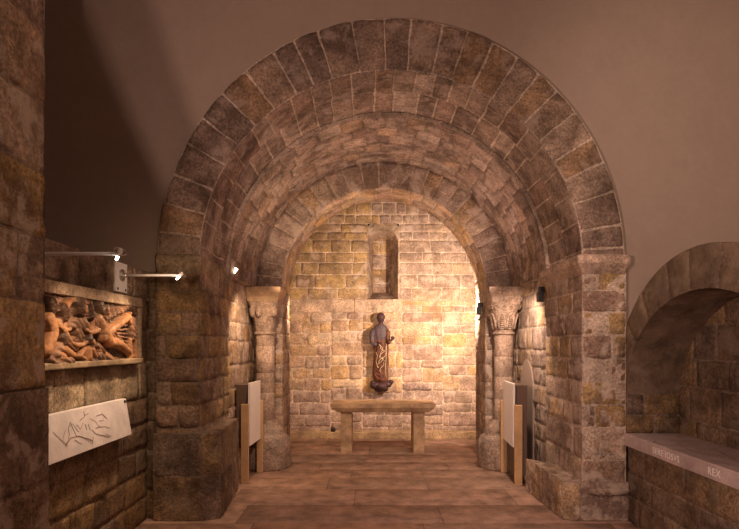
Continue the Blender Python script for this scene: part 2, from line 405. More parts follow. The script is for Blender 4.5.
# voussoirs of the face
def vface(u, v, h):
    th = PI-u/RI; to = .435+.10*math.sin(th)**2
    return Vector(((RI+v*to)*math.cos(th), YF-h, ZS+(RI+v*to)*math.sin(th)))
mbf = MB()
rgv = random.Random(5)
_o = MB.vert
masonry(mb, lambda u, v, h: vface(u, v/.5, h), 0, PI*RI, 0, .5, None, (.19,.29), .012, 'voussoir', 53, rows=[0,.5], rough=.010, off=.008, jit=.008)
# outer rim of the voussoirs standing proud of the plaster
def rimP(s, t):
    p = vface(PI*RI*s, 1.0, 0); return Vector((p.x, YF+.012+(.12)*t, p.z))
mb.grid(rimP, 90, 1, 1)
struct(mb.build('trim_6', [M['vault'], M['mortar']], smooth=True))

# front piers
prow = [0,.30,.62,.95,1.18,1.42,1.66,1.90,2.14,2.36,2.57]
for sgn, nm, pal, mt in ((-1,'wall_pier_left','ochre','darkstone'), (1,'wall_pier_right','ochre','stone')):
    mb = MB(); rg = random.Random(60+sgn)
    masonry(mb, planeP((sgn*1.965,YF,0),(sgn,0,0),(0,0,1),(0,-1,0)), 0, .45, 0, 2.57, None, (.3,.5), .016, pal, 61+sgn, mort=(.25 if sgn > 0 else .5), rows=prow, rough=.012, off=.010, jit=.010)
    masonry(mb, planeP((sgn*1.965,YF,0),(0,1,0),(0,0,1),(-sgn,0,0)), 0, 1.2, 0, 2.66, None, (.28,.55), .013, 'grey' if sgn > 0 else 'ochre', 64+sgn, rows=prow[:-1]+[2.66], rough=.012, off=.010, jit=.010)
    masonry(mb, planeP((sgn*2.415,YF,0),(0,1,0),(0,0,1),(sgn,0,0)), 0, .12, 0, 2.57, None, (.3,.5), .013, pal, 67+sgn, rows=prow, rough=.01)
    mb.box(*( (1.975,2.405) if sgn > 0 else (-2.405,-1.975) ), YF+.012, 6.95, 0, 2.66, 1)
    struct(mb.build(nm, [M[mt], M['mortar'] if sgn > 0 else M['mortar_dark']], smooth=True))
    # impost moulding
    mb = MB(); pr = [(0.0,2.53),(.02,2.56),(.055,2.61),(.07,2.635),(.072,2.70),(.05,2.72),(0.0,2.73)]
    if sgn < 0: pr = [(a*.35, b) for a, b in pr]
    path = [(sgn*(1.965), 6.98, -sgn, 0), (sgn*1.965, YF, -sgn, -1), (sgn*2.40, YF, sgn*.5, -1), (sgn*2.40, YP, sgn*.5, 0)]
    base = len(mb.v)
    seq = []
    for a in range(len(path)-1):
        for k in range(13):
            t = k/12
            if a > 0 and k == 0: continue
            p, q = path[a], path[a+1]
            seq.append((p[0]*(1-t)+q[0]*t, p[1]*(1-t)+q[1]*t, p[2]*(1-t)+q[2]*t if k not in (0,12) else (p[2] if k == 0 else q[2]), p[3]*(1-t)+q[3]*t if k not in (0,12) else (p[3] if k == 0 else q[3])))
    def nrm(a, t):
        return None
    for (x, y, nx, ny) in seq:
        # use face normals except at corners
        if abs(x-sgn*1.965) < 1e-4 and y > YF+1e-4: nx, ny = -sgn, 0
        elif abs(y-YF) < 1e-4 and 1.966 < abs(x) < 2.419: nx, ny = 0, -1
        for (d, z) in pr:
            wv = .006*noise.noise(Vector((x*7, y*7, z*9)))
            dd = d + (wv if d > 0 else 0)
            mb.vert((x+nx*dd, y+ny*dd, z+wv))
    m_ = len(pr)
    for a in range(len(seq)-1):
        for k in range(m_-1):
            i0 = a*m_+k; mb.face((i0, i0+1, i0+1+m_, i0+m_))
    struct(mb.build('trim_7' if sgn < 0 else 'trim_8', [M['column'] if sgn > 0 else M['darkstone']], smooth=False))
# plinths
def prism(mb, poly, z0, z1, mi=0, c=(.4,.3,.2)):
    b = len(mb.v); n = len(poly)
    for z in (z0, z1):
        for x, y in poly: mb.vert((x, y, z), c)
    for i in range(n):
        j = (i+1) % n; mb.face((b+i, b+j, b+n+j, b+n+i), mi)
    mb.face([b+n+i for i in range(n)], mi); mb.face([b+i for i in range(n)][::-1], mi)
def stone_prism(name, poly, z1, rows, mats, pal, seed):
    mb = MB(); n = len(poly)
    for i in range(n-1):
        a, b = Vector((*poly[i], 0)), Vector((*poly[i+1], 0)); L_ = (b-a).length; U = (b-a)/L_; N = Vector((U.y, -U.x, 0))
        masonry(mb, planeP(a, U, (0,0,1), N), 0, L_, 0, z1, None, (.35,.7), .010, pal, seed+i, rows=rows, rough=.012, off=.006, jit=.008, rnd=.008)
    c = sum((Vector((*p, 0)) for p in poly), Vector())/n
    ids = [mb.vert((p[0]+(c.x-p[0])*.02, p[1]+(c.y-p[1])*.02, z1-.006), (.34,.24,.17)) for p in poly]; mb.face(ids)
    return struct(mb.build(name, mats, smooth=False))
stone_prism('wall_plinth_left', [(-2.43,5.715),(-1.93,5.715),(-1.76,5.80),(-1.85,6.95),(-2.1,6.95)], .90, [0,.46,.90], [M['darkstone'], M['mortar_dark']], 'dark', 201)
stone_prism('wall_plinth_right', [(1.72,6.95),(1.76,5.78),(1.93,5.715),(2.43,5.715),(2.43,6.0)], .40, [0,.40], [M['stone'], M['mortar_dark']], 'grey', 211)
mb = MB()
for (x0, y0, x1, y1) in ((1.92,5.72,2.43,5.70),):
    pts = [(1.98,6.2,.30),(1.95,5.74,.30),(2.2,5.70,.30),(2.40,5.71,.31),(2.43,5.80,.30)]
    mb.tube(pts, .04, 10, 0, True, (.38,.28,.22))
struct(mb.build('trim_9', [M['stone']], smooth=True))

# chancel side walls (under the barrel), slightly set back, with a thin impost ledge
for sgn, nm in ((-1,'wall_chancel_left'), (1,'wall_chancel_right')):
    mb = MB()
    masonry(mb, planeP((sgn*1.99,6.9,0),(0,1,0),(0,0,1),(-sgn,0,0)), 0, 1.62, 0, 2.66, (.2,.32), (.25,.55), .012, 'grey' if sgn > 0 else 'ochre', 75+sgn, rough=.012, off=.008, jit=.010)
    mb.grid(lambda s, t: Vector((sgn*(1.90+.1*t), 6.82+1.7*s, 2.645)), 4, 1, 1)
    struct(mb.build(nm, [M['stone'], M['mortar']], smooth=True))
# dark pointed blocked arch on the right chancel wall
mb = MB(); pts = []
for i in range(9): t = i/8; pts.append((7.50+.01*t, .05+1.05*t))
for i in range(1, 10): t = i/9; pts.append((7.51+.32*(1-math.cos(t*PI/2))*1.0, 1.10+.50*math.sin(t*PI/2)))
half = pts[:]
full = half+[(15.66-y, z) for y, z in half[::-1][1:]]
b = [mb.vert((1.972, y, z)) for y, z in full]; mb.face(b)
b2 = [mb.vert((1.995, y, z)) for y, z in full]
for i in range(len(full)-1): mb.face((b[i], b[i+1], b2[i+1], b2[i]))
struct(mb.build('trim_10', [M['plaster']]))

# plaster front wall with the arched opening, flanks and vault of the room in front
mb = MB()
ZT = 7.0; XL, XR = -3.75, 3.9
def outp(th):
    th = min(PI, max(0, th)); p = vface((PI-th)*RI, 1.0, 0); return p.x, p.z
NA = 96
prev = None
for i in range(NA+1):
    th = PI*i/NA; x, z = outp(th)
    dx, dz = math.cos(th), math.sin(th)
    s = 1e9
    if dx > 1e-6: s = min(s, (XR-x)/dx)
    if dx < -1e-6: s = min(s, (XL-x)/dx)
    if dz > 1e-6: s = min(s, (ZT-z)/dz)
    X, Z = x+dx*s, z+dz*s
    a = mb.vert((x*.995, YP, z-.01*math.sin(th))); c = mb.vert((X, YP, Z))
    if prev: mb.face((prev[0], prev[1], c, a)); 
    if prev and (abs(prev[2][0]-X) > .02 and abs(prev[2][1]-Z) > .02):
        cor = mb.vert((XR if X > 0 else XL, YP, ZT)); mb.face((prev[1], cor, c))
    prev = (a, c, (X, Z))
for x0, x1 in ((XL, -2.405), (2.405, XR)):
    b = [mb.vert((x0, YP, 0)), mb.vert((x1, YP, 0)), mb.vert((x1, YP, ZS)), mb.vert((x0, YP, ZS))]; mb.face(b)
struct(mb.build('wall_front', [M['plaster']]))
mb = MB(); mb.grid(lambda s, t: Vector((XL, -2+7.82*s, ZT*t)), 1, 1); struct(mb.build('wall_left', [M['plaster']]))
mb = MB(); mb.grid(lambda s, t: Vector((XR, -2+7.82*s, ZT*t)), 1, 1); struct(mb.build('wall_right', [M['plaster']]))
mb = MB(); mb.grid(lambda s, t: Vector((XL+(XR-XL)*s, -2+7.82*t, ZT)), 1, 1); struct(mb.build('ceiling', [M['plaster']]))

# near left pier
mb = MB()
nr = [1.55,2.05,2.42,2.8,3.20,3.62,4.05,4.5,5.0,5.5,6.1,7.0]
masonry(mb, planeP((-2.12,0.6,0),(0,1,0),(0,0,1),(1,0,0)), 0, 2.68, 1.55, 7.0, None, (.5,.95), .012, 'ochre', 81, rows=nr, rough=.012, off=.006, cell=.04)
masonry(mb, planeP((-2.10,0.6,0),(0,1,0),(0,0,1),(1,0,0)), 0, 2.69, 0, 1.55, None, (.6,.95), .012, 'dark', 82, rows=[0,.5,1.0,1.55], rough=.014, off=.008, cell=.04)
mb.box(-3.0,-2.135, .6, 3.28, 0, 7.0, 1)
masonry(mb, planeP((-2.12,3.28,0),(-1,0,0),(0,0,1),(0,1,0)), 0, .88, 0, 7.0, (.4,.6), (.5,.9), .012, 'dark', 83, rough=.012, cell=.08)
struct(mb.build('wall_pier_near', [M['stone'], M['mortar_dark']], smooth=True))

# low stone wall carrying the relief
mb = MB()
lwP = planeP((-2.52,3.1,0),(0,1,0),(0,0,1),(1,0,0))
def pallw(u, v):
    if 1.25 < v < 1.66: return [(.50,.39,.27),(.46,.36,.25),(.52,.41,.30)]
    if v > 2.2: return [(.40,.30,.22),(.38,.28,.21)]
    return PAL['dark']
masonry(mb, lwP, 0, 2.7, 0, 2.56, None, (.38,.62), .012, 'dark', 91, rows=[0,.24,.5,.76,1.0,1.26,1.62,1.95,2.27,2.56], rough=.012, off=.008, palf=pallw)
mb.box(-3.74,-2.535, 3.1, 5.81, 0, 2.555, 1)
masonry(mb, planeP((-2.53,5.795,0),(1,0,0),(0,0,1),(0,-1,0)), 0, .14, 0, 2.56, None, (.3,.4), .012, 'dark', 92, rows=[0,.3,.7,1.0,1.3,1.62,1.95,2.27,2.56], rough=.01)
struct(mb.build('wall_left_lower', [M['darkstone'], M['mortar_dark']], smooth=True))

# right: arched tomb niche in a side wall
NX = 2.42; NY = 4.50; NZ = 1.25; AI, BI = 1.28, 1.0; AO, BO = 1.52, 1.35
mb = MB()
def ring(u, v, h):  # u arc 0..1 *3.6, v 0..1*.3
    th = PI*u/3.6; t = v/.3
    a = AI*(1-t)+AO*t; b_ = BI*(1-t)+BO*t
    return Vector((NX-h, NY+a*math.cos(th), NZ+b_*math.sin(th)))
masonry(mb, ring, 0, 3.6, 0, .3, None, (.26,.40), .004, 'niche', 95, rows=[0,.3], rough=.002, off=.001, jit=.002, cell=.06, depth=.005)
mb.grid(lambda s, t: Vector((NX+.58*t, NY+(AI+.01)*math.cos(PI*s)+.01*noise.noise(Vector((s*9,t*4,0))), NZ+BI*math.sin(PI*s)+.015*noise.noise(Vector((s*9,t*4,3))))), 48, 8, 0, c=(.18,.125,.09))
mb.grid(lambda s, t: Vector((NX+1.2*t, NY+AO*math.cos(PI*s), NZ+BO*math.sin(PI*s))), 48, 1, 2)
struct(mb.build('wall_niche_arch', [stone_mat('niche_arch', .2, (.42,.34,.28), grit=.2, pits=.2, dark=.25, darkcol=(.2,.13,.1), bump=.15), M['mortar_dark'], M['plaster']], smooth=True))
mb = MB()
masonry(mb, planeP((NX+.56,3.1,.8),(0,1,0),(0,0,1),(-1,0,0)), 0, 2.7, 0, 1.6, (.22,.36), (.35,.6), .013, 'dark', 97, rough=.012, off=.008)
masonry(mb, planeP((NX+.01,5.775,.88),(1,0,0),(0,0,1),(0,-1,0)), 0, .56, 0, .42, (.18,.22), (.3,.5), .013, 'dark', 98, rough=.010)
masonry(mb, planeP((NX+.01,3.0,0),(0,1,0),(0,0,1),(-1,0,0)), 0, 2.76, 0, .77, (.22,.30), (.45,.8), .013, 'dark', 99, rough=.014, off=.008)
struct(mb.build('wall_right_lower', [M['darkstone'], M['mortar_dark']], smooth=True))
mb = MB(); mb.box(NX-.01, NX+1.2, 2.2, 3.22-.24, 0, 2.6, 0); mb.box(NX+.6, NX+1.2, 2.98, 5.8, 0, 1.3, 0)
struct(mb.build('wall_right_jamb', [M['plaster']]))

# ------------------------------------------------------------ THINGS
# --- tomb slab
t = empty('tomb_slab', (2.8, 4.5, .77), 'long veined marble tomb slab with cut inscription in the arched niche', 'tomb slab')
mb = MB(); mb.box(2.395, 2.965, 3.0, 5.745, .77, .895)
s = mb.build('slab', M['marble_tomb'], t, bevel=.008)
mb = MB(); rg = random.Random(4)
for (x, y, dx, dy, n_) in ((2.55,5.0,.02,-.16,6),(2.62,4.9,.03,-.13,7),(2.60,4.55,.03,-.12,6),(2.75,4.75,-.03,-.12,6),(2.5,4.35,.03,-.1,5),(2.7,4.2,-.02,-.1,5),(2.48,5.3,.04,-.05,3),(2.7,4.0,.02,-.15,6)):
    pts = [(x, y, .896)]
    for k in range(n_): pts.append((pts[-1][0]+dx*rg.uniform(-1,1.6), pts[-1][1]+dy*rg.uniform(.4,1.1), .896))
    mb.tube(pts, [.001+.0035*math.sin(PI*(k+.5)/len(pts)) for k in range(len(pts))], 5)
mb.build('veins', M['vein'], t)
def text_mesh(name, body, size, ext):
    cu = bpy.data.curves.new(name, 'FONT'); cu.body = body; cu.size = size; cu.extrude = ext; cu.space_character = 1.12; cu.resolution_u = 3
    o = bpy.data.objects.new(name, cu); COL.objects.link(o)
    dg = bpy.context.evaluated_depsgraph_get(); dg.update()
    me = bpy.data.meshes.new_from_object(o.evaluated_get(dg)); bpy.data.objects.remove(o)
    return me
for body, y in (('SERE·IOSVS', 5.17), ('REX', 4.33)):
    me = text_mesh('inscription', body, .082, .001)
    me.materials.clear(); me.materials.append(M['letter'])
    o = bpy.data.objects.new('inscription', me); COL.objects.link(o)
    # text x runs toward -Y, text up = +Z, normal toward -X
    R = Matrix(((0,0,-1),(-1,0,0),(0,1,0))).to_4x4()
    o.parent = t; o.matrix_local = Matrix.Translation(Vector((2.394, y, .805))-t.location) @ R
    o['label'] = 'pale cut letters on the slab edge'

# --- altar table
t = empty('altar_table', (0, 9.55, 0), 'plain sandstone altar table on two block legs before the back wall', 'altar')
mb = MB()
prf = [(.80,.70),(.88,.77),(.88,.83)]
def rect(hx, hy, z): return [(-hx+.0, 9.55-hy, z), (hx, 9.55-hy, z), (hx, 9.55+hy, z), (-hx, 9.55+hy, z)]
rings = [rect(.74,.33,.69), rect(.76,.35,.70), rect(.85,.40,.775), rect(.865,.40,.79), rect(.865,.40,.828), rect(.86,.395,.833)]
ids = [[mb.vert(p) for p in r] for r in rings]
for a in range(len(ids)-1):
    for i in range(4): j = (i+1) % 4; mb.face((ids[a][i], ids[a][j], ids[a+1][j], ids[a+1][i]))
mb.face(ids[0][::-1]); mb.face(ids[-1])
mb.build('tabletop', M['smooth'], t, bevel=.004)
for x in (-.605, .60):
    mb = MB(); mb.box(x-.092, x+.092, 9.26, 9.84, 0, .695); mb.build('leg', M['smooth'], t, bevel=.008)

# --- engaged columns
def column(x, sgn, label):
    y = 8.27; t = empty('engaged_column', (x, y, 0), label, 'column', 'columns carrying the chancel arch')
    # rough octagonal base
    mb = MB(); rg = random.Random(int(sgn)+9); NN = 24
    prof = [(.325,0),(.335,.10),(.33,.36),(.31,.44),(.24,.50),(.225,.58),(.165,.66),(.150,.70)]
    def md(tt, z):
        o8 = 1/math.cos((tt % (PI/4))-PI/8)*.94 if z < .45 else 1.0
        return o8*(1+.04*noise.noise(Vector((math.cos(tt)*2+x, math.sin(tt)*2, z*6))))
    pr2 = []
    for a in range(len(prof)-1):
        for k in range(4): q = k/4; pr2.append((prof[a][0]*(1-q)+prof[a+1][0]*q, prof[a][1]*(1-q)+prof[a+1][1]*q))
    pr2.append(prof[-1])
    mb.lathe(pr2, x-.045*sgn, y, 32, mod=md); b_ = mb.build('base', stone_mat('base_stone', .45, (.55,.46,.38), dark=.5, darkcol=(.18,.12,.1), bump=.9, useattr=False, base=(.38,.28,.22)), t, smooth=True)
    mb = MB(); z = .69; rr = random.Random(int(sgn)+3)
    while z < 1.93:
        h = rr.uniform(.28,.42); z1 = min(1.955, z+h)
        if 1.955-z1 < .15: z1 = 1.955
        c_ = .002*rr.uniform(-1,1)
        mb.lathe([(.130,z),(.136+c_,z+.008),(.136+c_,z1-.008),(.130,z1)], x, y, 32, caps=False); z = z1
        if z >= 1.955: break
    mb.build('shaft', M['column'], t, smooth=True)
    mb = MB(); mb.lathe([(.136,1.945),(.158,1.955),(.165,1.97),(.158,1.985),(.14,1.995)], x, y, 32); mb.build('neck_ring', M['column'], t, smooth=True)
    # capital bell: round below to square above
    mb = MB(); NU = 40
    def bell(s, q):
        tt = 2*PI*s; ca, sa = math.cos(tt), math.sin(tt)
        sq = 1/max(abs(ca), abs(sa)); k = q**1.3; r0 = .140+.085*q**1.4
        r = r0*(1+(min(sq, 1.32)-1)*k); er = 1+.02*noise.noise(Vector((ca*3, sa*3, q*4+x)))
        return Vector((x+r*ca*er, y+r*sa*er, 1.99+.44*q))
    b0, nn = mb.grid(bell, NU, 14, closed=True)
    cap = mb.build('capital', M['column'], t, smooth=True)
    mb = MB()
    if sgn > 0:   # two beaded palmette loops on each face and scrolls above
        for fi in range(3):
            rot = [(-PI/2), PI, 0][fi]
            def onb(s, q, push=.016):   # s in -1..1 across a face
                tt = rot + s*PI/4*.96; ca, sa = math.cos(tt), math.sin(tt)
                p = bell((tt % (2*PI))/(2*PI), q); return Vector((p.x+ca*push, p.y+sa*push, p.z))
            for cx in (-.48, .48):
                pts = []
                for k in range(17):
                    a = PI*k/16; pts.append(onb(cx-.36*math.cos(a), .10+.50*math.sin(a)**.6))
                mb.tube(pts, .017, 8)
                for row in range(7):
                    for off_ in (-.12, 0, .12):
                        p = onb(cx+off_+(.05 if row % 2 else 0), .10+row*.068, .008); mb.lathe([(.001,p.z-.014),(.013,p.z-.007),(.013,p.z+.007),(.001,p.z+.014)], p.x, p.y, 6)
            for cx in (-.85,-.3,.3,.85):
                pts = [onb(cx+(.16-.012*k)*math.cos(k*.75), .80+(.11-.008*k)*math.sin(k*.75), .014) for k in range(11)]
                mb.tube(pts, .009, 6)
        mb.build('carved_leaves', M['column'], cap, smooth=True)
    else:         # worn bosses at the corners
        for (dx, dy) in ((-.165,-.165),(.165,-.165),(-.06,-.215),(.165,.1)):
            zc = 2.30
            mb.lathe([(.01,zc-.10),(.045,zc-.06),(.055,zc),(.045,zc+.06),(.01,zc+.10)], x+dx*.92, y+dy*.92, 12)
        mb.build('worn_bosses', M['column'], cap, smooth=True)
    mb = MB()
    hw = .235
    ids = []
    for (h_, z) in ((.215,2.425),(.225,2.44),(.225,2.50),(.262,2.56),(.268,2.57),(.268,2.638)):
        ids.append([mb.vert((x+a*h_, y+b*h_, z)) for a, b in ((-1,-1),(1,-1),(1,1),(-1,1))])
    for a in range(len(ids)-1):
        for i in range(4): j = (i+1) % 4; mb.face((ids[a][i], ids[a][j], ids[a+1][j], ids[a+1][i]))
    mb.face(ids[0][::-1]); mb.face(ids[-1])
    mb.build('abacus', M['column'] if sgn > 0 else M['smooth'], t, bevel=.008)
column(-1.76, -1, 'round engaged column with a worn plain capital, left of the altar')
column(1.76, 1, 'round engaged column with a capital carved with beaded leaf loops')

# --- information stands
def stand(xn, yn, xf, yf, sgn, label):
    t = empty('information_stand', ((xn+xf)/2, (yn+yf)/2, 0), label, 'information stand', 'information stands along the chancel walls')
    d = Vector((xf-xn, yf-yn, 0)).normalized(); nrm = Vector((-sgn, 0, 0))
    def bar(name, px, py, w_, dep, z0, z1, mat, bev=.004):
        mb = MB(); mb.box(px-w_/2, px+w_/2, py-dep/2, py+dep/2, z0, z1); return mb.build(name, mat, t, bevel=bev)
    bar('post', xn+.02*sgn, yn-.03, .095, .05, 0, 1.03, M['wood'])
    bar('post', xf-.03*sgn, yf+.03, .085, .05, 0, 1.02, M['wood'])
    mb = MB()
    a = Vector((xn, yn+.0, 0))-nrm*-.012; b = Vector((xf, yf-.0, 0))-nrm*-.012
    q = [a+nrm*.03, b+nrm*.03, b, a]
    prism(mb, [(p.x, p.y) for p in q], .48, 1.30); mb.build('panel', M['panel'], t, bevel=.002)
    mb = MB(); q = [Vector((xn+sgn*.015, yn+.03, 0)), Vector((xf+sgn*.015, yf-.05, 0)), Vector((xf+sgn*.14, yf-.05, 0)), Vector((xn+sgn*.15, yn+.03, 0))]
    prism(mb, [(p.x, p.y) for p in q], .05 if sgn > 0 else .45, 1.28); mb.build('backing_board', M['board'], t, bevel=.003)
stand(1.67, 7.22, 1.71, 7.90, 1, 'white panel on pale wooden posts against the right chancel wall, below the black lamp')
stand(-1.82, 7.32, -1.80, 7.90, -1, 'white panel on pale wooden posts against the left chancel wall, by the plain column')

# --- sculpted relief
t = empty('carved_relief', (-2.50, 4.6, 1.60), 'dark carved stone relief of winged figures around a round medallion', 'relief')
Y0, Y1, Z0, Z1 = 3.3, 5.42, 1.675, 2.165
H = {}
caps = []; HD = []; DR = []
def C(a, b, c, d, r0, r1, h, k=''):
    if k == 'h': HD.append(len(caps))
    if k == 'd': DR.append(len(caps))
    caps.append((a, b, c, d, r0, r1, h))
def img(x, y):  # measured positions on the carved field, metres along the wall and up
    Y = 2.23*560/(369.5-x); return Y, 1.8+(345-y)*Y/560
def cap(x0, y0, x1, y1, r0, r1, h, k=''):
    a = img(x0, y0); b = img(x1, y1); C(a[0], a[1], b[0], b[1], r0, r1, h, k)
# flying winged figure on the right
cap(97,306,98,309,.054,.050,.10,'h'); cap(101.5,309,102,313,.026,.024,.11)         # hair, face turned outward
for k in range(7): cap(104+k*3.2,322-k*1.6,112+k*3.2,308-k*.4,.013,.009,.035,'d')       # wing feathers
for k in range(7): cap(108,330+k*1.2,128+k*.9,325+k*4.5,.016,.008,.035,'d')             # blown drapery
cap(93,314,97,330,.038,.030,.055,'d'); cap(97,316,100,328,.03,.03,.06,'d')
cap(98,319,105,331,.050,.052,.08); cap(103,331,110,342,.052,.050,.085)       # torso
cap(109,341,119,344,.046,.038,.085); cap(119,344,128,351,.036,.026,.078); cap(128,351,132,356,.022,.016,.06)
cap(103,337,113,328,.042,.036,.08); cap(113,328,127,317,.036,.024,.085); cap(127,317,130,313,.018,.012,.06)
cap(96,330,88,333,.024,.022,.08); cap(88,333,84,330,.018,.014,.075)
# medallion with a bust
for k in range(22):
    a0, a1 = 2*PI*k/22, 2*PI*(k+1)/22; cy, cz = img(78,322)
    C(cy+.21*math.cos(a0), cz+.18*math.sin(a0), cy+.21*math.cos(a1), cz+.18*math.sin(a1), .018, .018, .065)
    C(cy+.08*math.cos(a0), cz+.07*math.sin(a0), cy+.185*math.cos(a0), cz+.155*math.sin(a0), .010, .014, .030, 'd')
cap(76,303,76.5,309,.066,.060,.105,'h'); cap(79,308,79.5,311,.030,.024,.11)
cap(71,324,84,324,.058,.055,.075,'d'); cap(75,330,80,336,.05,.045,.07,'d')
cap(87,303,89,316,.034,.036,.085,'h')
# left flying figure
cap(49,303,50,308,.054,.050,.09,'h'); cap(48,319,52,332,.050,.052,.085); cap(51,334,46,351,.048,.042,.085); cap(52,321,62,331,.028,.022,.082); cap(62,331,68,329,.02,.014,.07)
cap(61,309,62,316,.050,.048,.09,'h'); cap(60,322,61,331,.036,.034,.06,'d')
for k in range(5): cap(54+k*2.5,299,51+k*2.8,313+k,.011,.008,.03,'d')
# reclining figures and child below
cap(62,337,63,341,.042,.040,.08,'h'); cap(59,349,50,359,.052,.045,.075,'d'); cap(50,360,71,361,.040,.030,.07,'d'); cap(63,348,73,355,.030,.022,.065); cap(55,352,62,357,.02,.03,.075)
cap(86.5,339,87,342,.040,.038,.09,'h'); cap(88.5,341,89,343,.02,.018,.095)
cap(87,350,87.5,357,.044,.040,.078); cap(83,349,79,356,.022,.018,.07); cap(91,349,94,356,.022,.018,.07); cap(79,356,84,359,.016,.014,.065)
cap(84,361,96,361,.026,.022,.06,'d'); cap(98,356,117,360,.034,.020,.065,'d'); cap(99,350,111,357,.024,.016,.055); cap(69,343,77,349,.024,.02,.05,'d'); cap(75,338,80,345,.026,.02,.05,'d')
cap(97,345,103,352,.024,.018,.06,'d')
# standing figure at the far end
cap(132,309,132.5,313,.044,.042,.085,'h'); cap(132,321,133,337,.048,.044,.07,'d'); cap(130,340,130.5,357,.028,.022,.06); cap(135,340,135.5,357,.028,.022,.06); cap(126,315,130,323,.022,.02,.06)
# companion figure at the near end
C(3.55,2.05,3.55,2.03,.05,.05,.09,'h'); C(3.55,1.95,3.6,1.82,.06,.05,.085); C(3.72,1.85,3.82,1.76,.05,.04,.07)
mb = MB(); NU, NV = 360, 100
HEADS = set(HD); DRAPE = set(DR)
def hf(y, z):
    best = 0.0; who = -1
    for i, (a, b, c, d, r0, r1, h) in enumerate(caps):
        if abs(y-(a+c)/2) > abs(c-a)/2+.08 or abs(z-(b+d)/2) > abs(d-b)/2+.08: continue
        L2 = (c-a)**2+(d-b)**2+1e-9; q = max(0, min(1, ((y-a)*(c-a)+(z-b)*(d-b))/L2))
        r = r0*(1-q)+r1*q; dd = math.hypot(y-a-q*(c-a), z-b-q*(d-b))/r
        if dd < 1:
            v = max(0, h-r*.8)*min(1, (1-dd)*7)+min(h, r*.8)*math.sqrt(max(0, 1-dd*dd))
            if v > best: best = v; who = i
    if who in HEADS:     # curls of hair
        best += .006*noise.noise(Vector((y*75, z*75, 5)))
    elif who in DRAPE or who < 0:
        best += .007*math.sin(95*(y*.7+z*1.0)+8*noise.noise(Vector((y*5, z*5, 0))))
    return best+.003*noise.noise(Vector((y*45, z*45, 2)))+(.012 if who < 0 else .004)*noise.noise(Vector((y*13, z*13, 4))), who
def rel(s, q):
    y = Y0+(Y1-Y0)*s; z = Z0+(Z1-Z0)*q
    h, who = hf(y, z); RC_.append(who)
    return Vector((-2.488+h*.95, y, z))
RC_ = []
b0 = len(mb.v); mb.grid(rel, NU, NV)
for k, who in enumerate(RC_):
    mb.c[b0+k] = (.05,.026,.018) if who in HEADS else ((.30,.17,.11) if who in DRAPE else ((.10,.055,.037) if who < 0 else (.44,.22,.11)))  # hollows between figures darkened in the colour, deepening their shade; heads dark by patina
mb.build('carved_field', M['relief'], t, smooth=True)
mb = MB(); mb.box(-2.50,-2.445, 3.28, 5.49, 2.165, 2.255); mb.build('top_moulding', M['frame'], t, bevel=.01)
mb = MB(); mb.box(-2.50,-2.425, 3.28, 5.47, 1.625, 1.675); mb.build('bottom_moulding', M['relief'], t, bevel=.01)
mb = MB(); mb.box(-2.50,-2.45, 5.42, 5.49, 1.675, 2.165); mb.build('side_moulding', M['frame'], t, bevel=.01)

# --- marble map slab under the relief
t = empty('marble_plaque', (-2.47, 4.2, .97), 'white marble plaque with engraved lines, fixed below the carved relief', 'plaque')
def tl(p): # lean: foot stands off the wall
    k = (1.31-p.z)/.34; return Vector((p.x+.055*k, p.y, p.z))
mb = MB(); mb.box(-2.505,-2.455, 3.35, 5.14, .98, 1.31, tf=tl); mb.build('slab', M['marble'], t, bevel=.004)
mb = MB(); rg = random.Random(12)
def sp(x, y):
    Y = 2.235*560/(369.5-x); z = 1.8+(345-y)*Y/560; return (-2.452+.055*(1.31-z)/.34, Y, z)
lines = [[(50,432),(55,438),(60,444),(64,440),(66,428),(68,422),(70,430),(72,436)], [(60,446),(66,438),(74,436),(80,438),(87,440)], [(80,439),(86,443),(88,437)], [(66,426),(70,424),(75,432)],
         [(83,411),(83,416),(78,420)], [(83,416),(87,413)], [(88,418),(93,422),(96,427)], [(92,428),(99,426),(106,428)], [(74,425),(77,429),(80,423)], [(82,424),(83,430)], [(85,424),(86,430)], [(88,430),(92,434),(104,437)],
         [(94,416),(100,414),(104,418)], [(62,430),(58,440),(62,446)], [(70,440),(76,444)], [(96,421),(101,420)], [(100,434),(106,436)]]
for l_ in lines:
    pts = []
    for (x0, y0), (x1, y1) in zip(l_, l_[1:]):
        for k in range(4): q = k/4; pts.append(sp(x0+(x1-x0)*q+rg.uniform(-.4,.4), y0+(y1-y0)*q+rg.uniform(-.4,.4)))
    pts.append(sp(*l_[-1])); mb.tube(pts, rg.uniform(.0010,.0024), 5)
mb.build('engraved_lines', M['etch'], t)
mb = MB(); mb.tube([(-2.46, 5.10, 1.285), (-2.44, 5.10, 1.285)], .013, 12); mb.build('fixing_pin', M['black'], t)

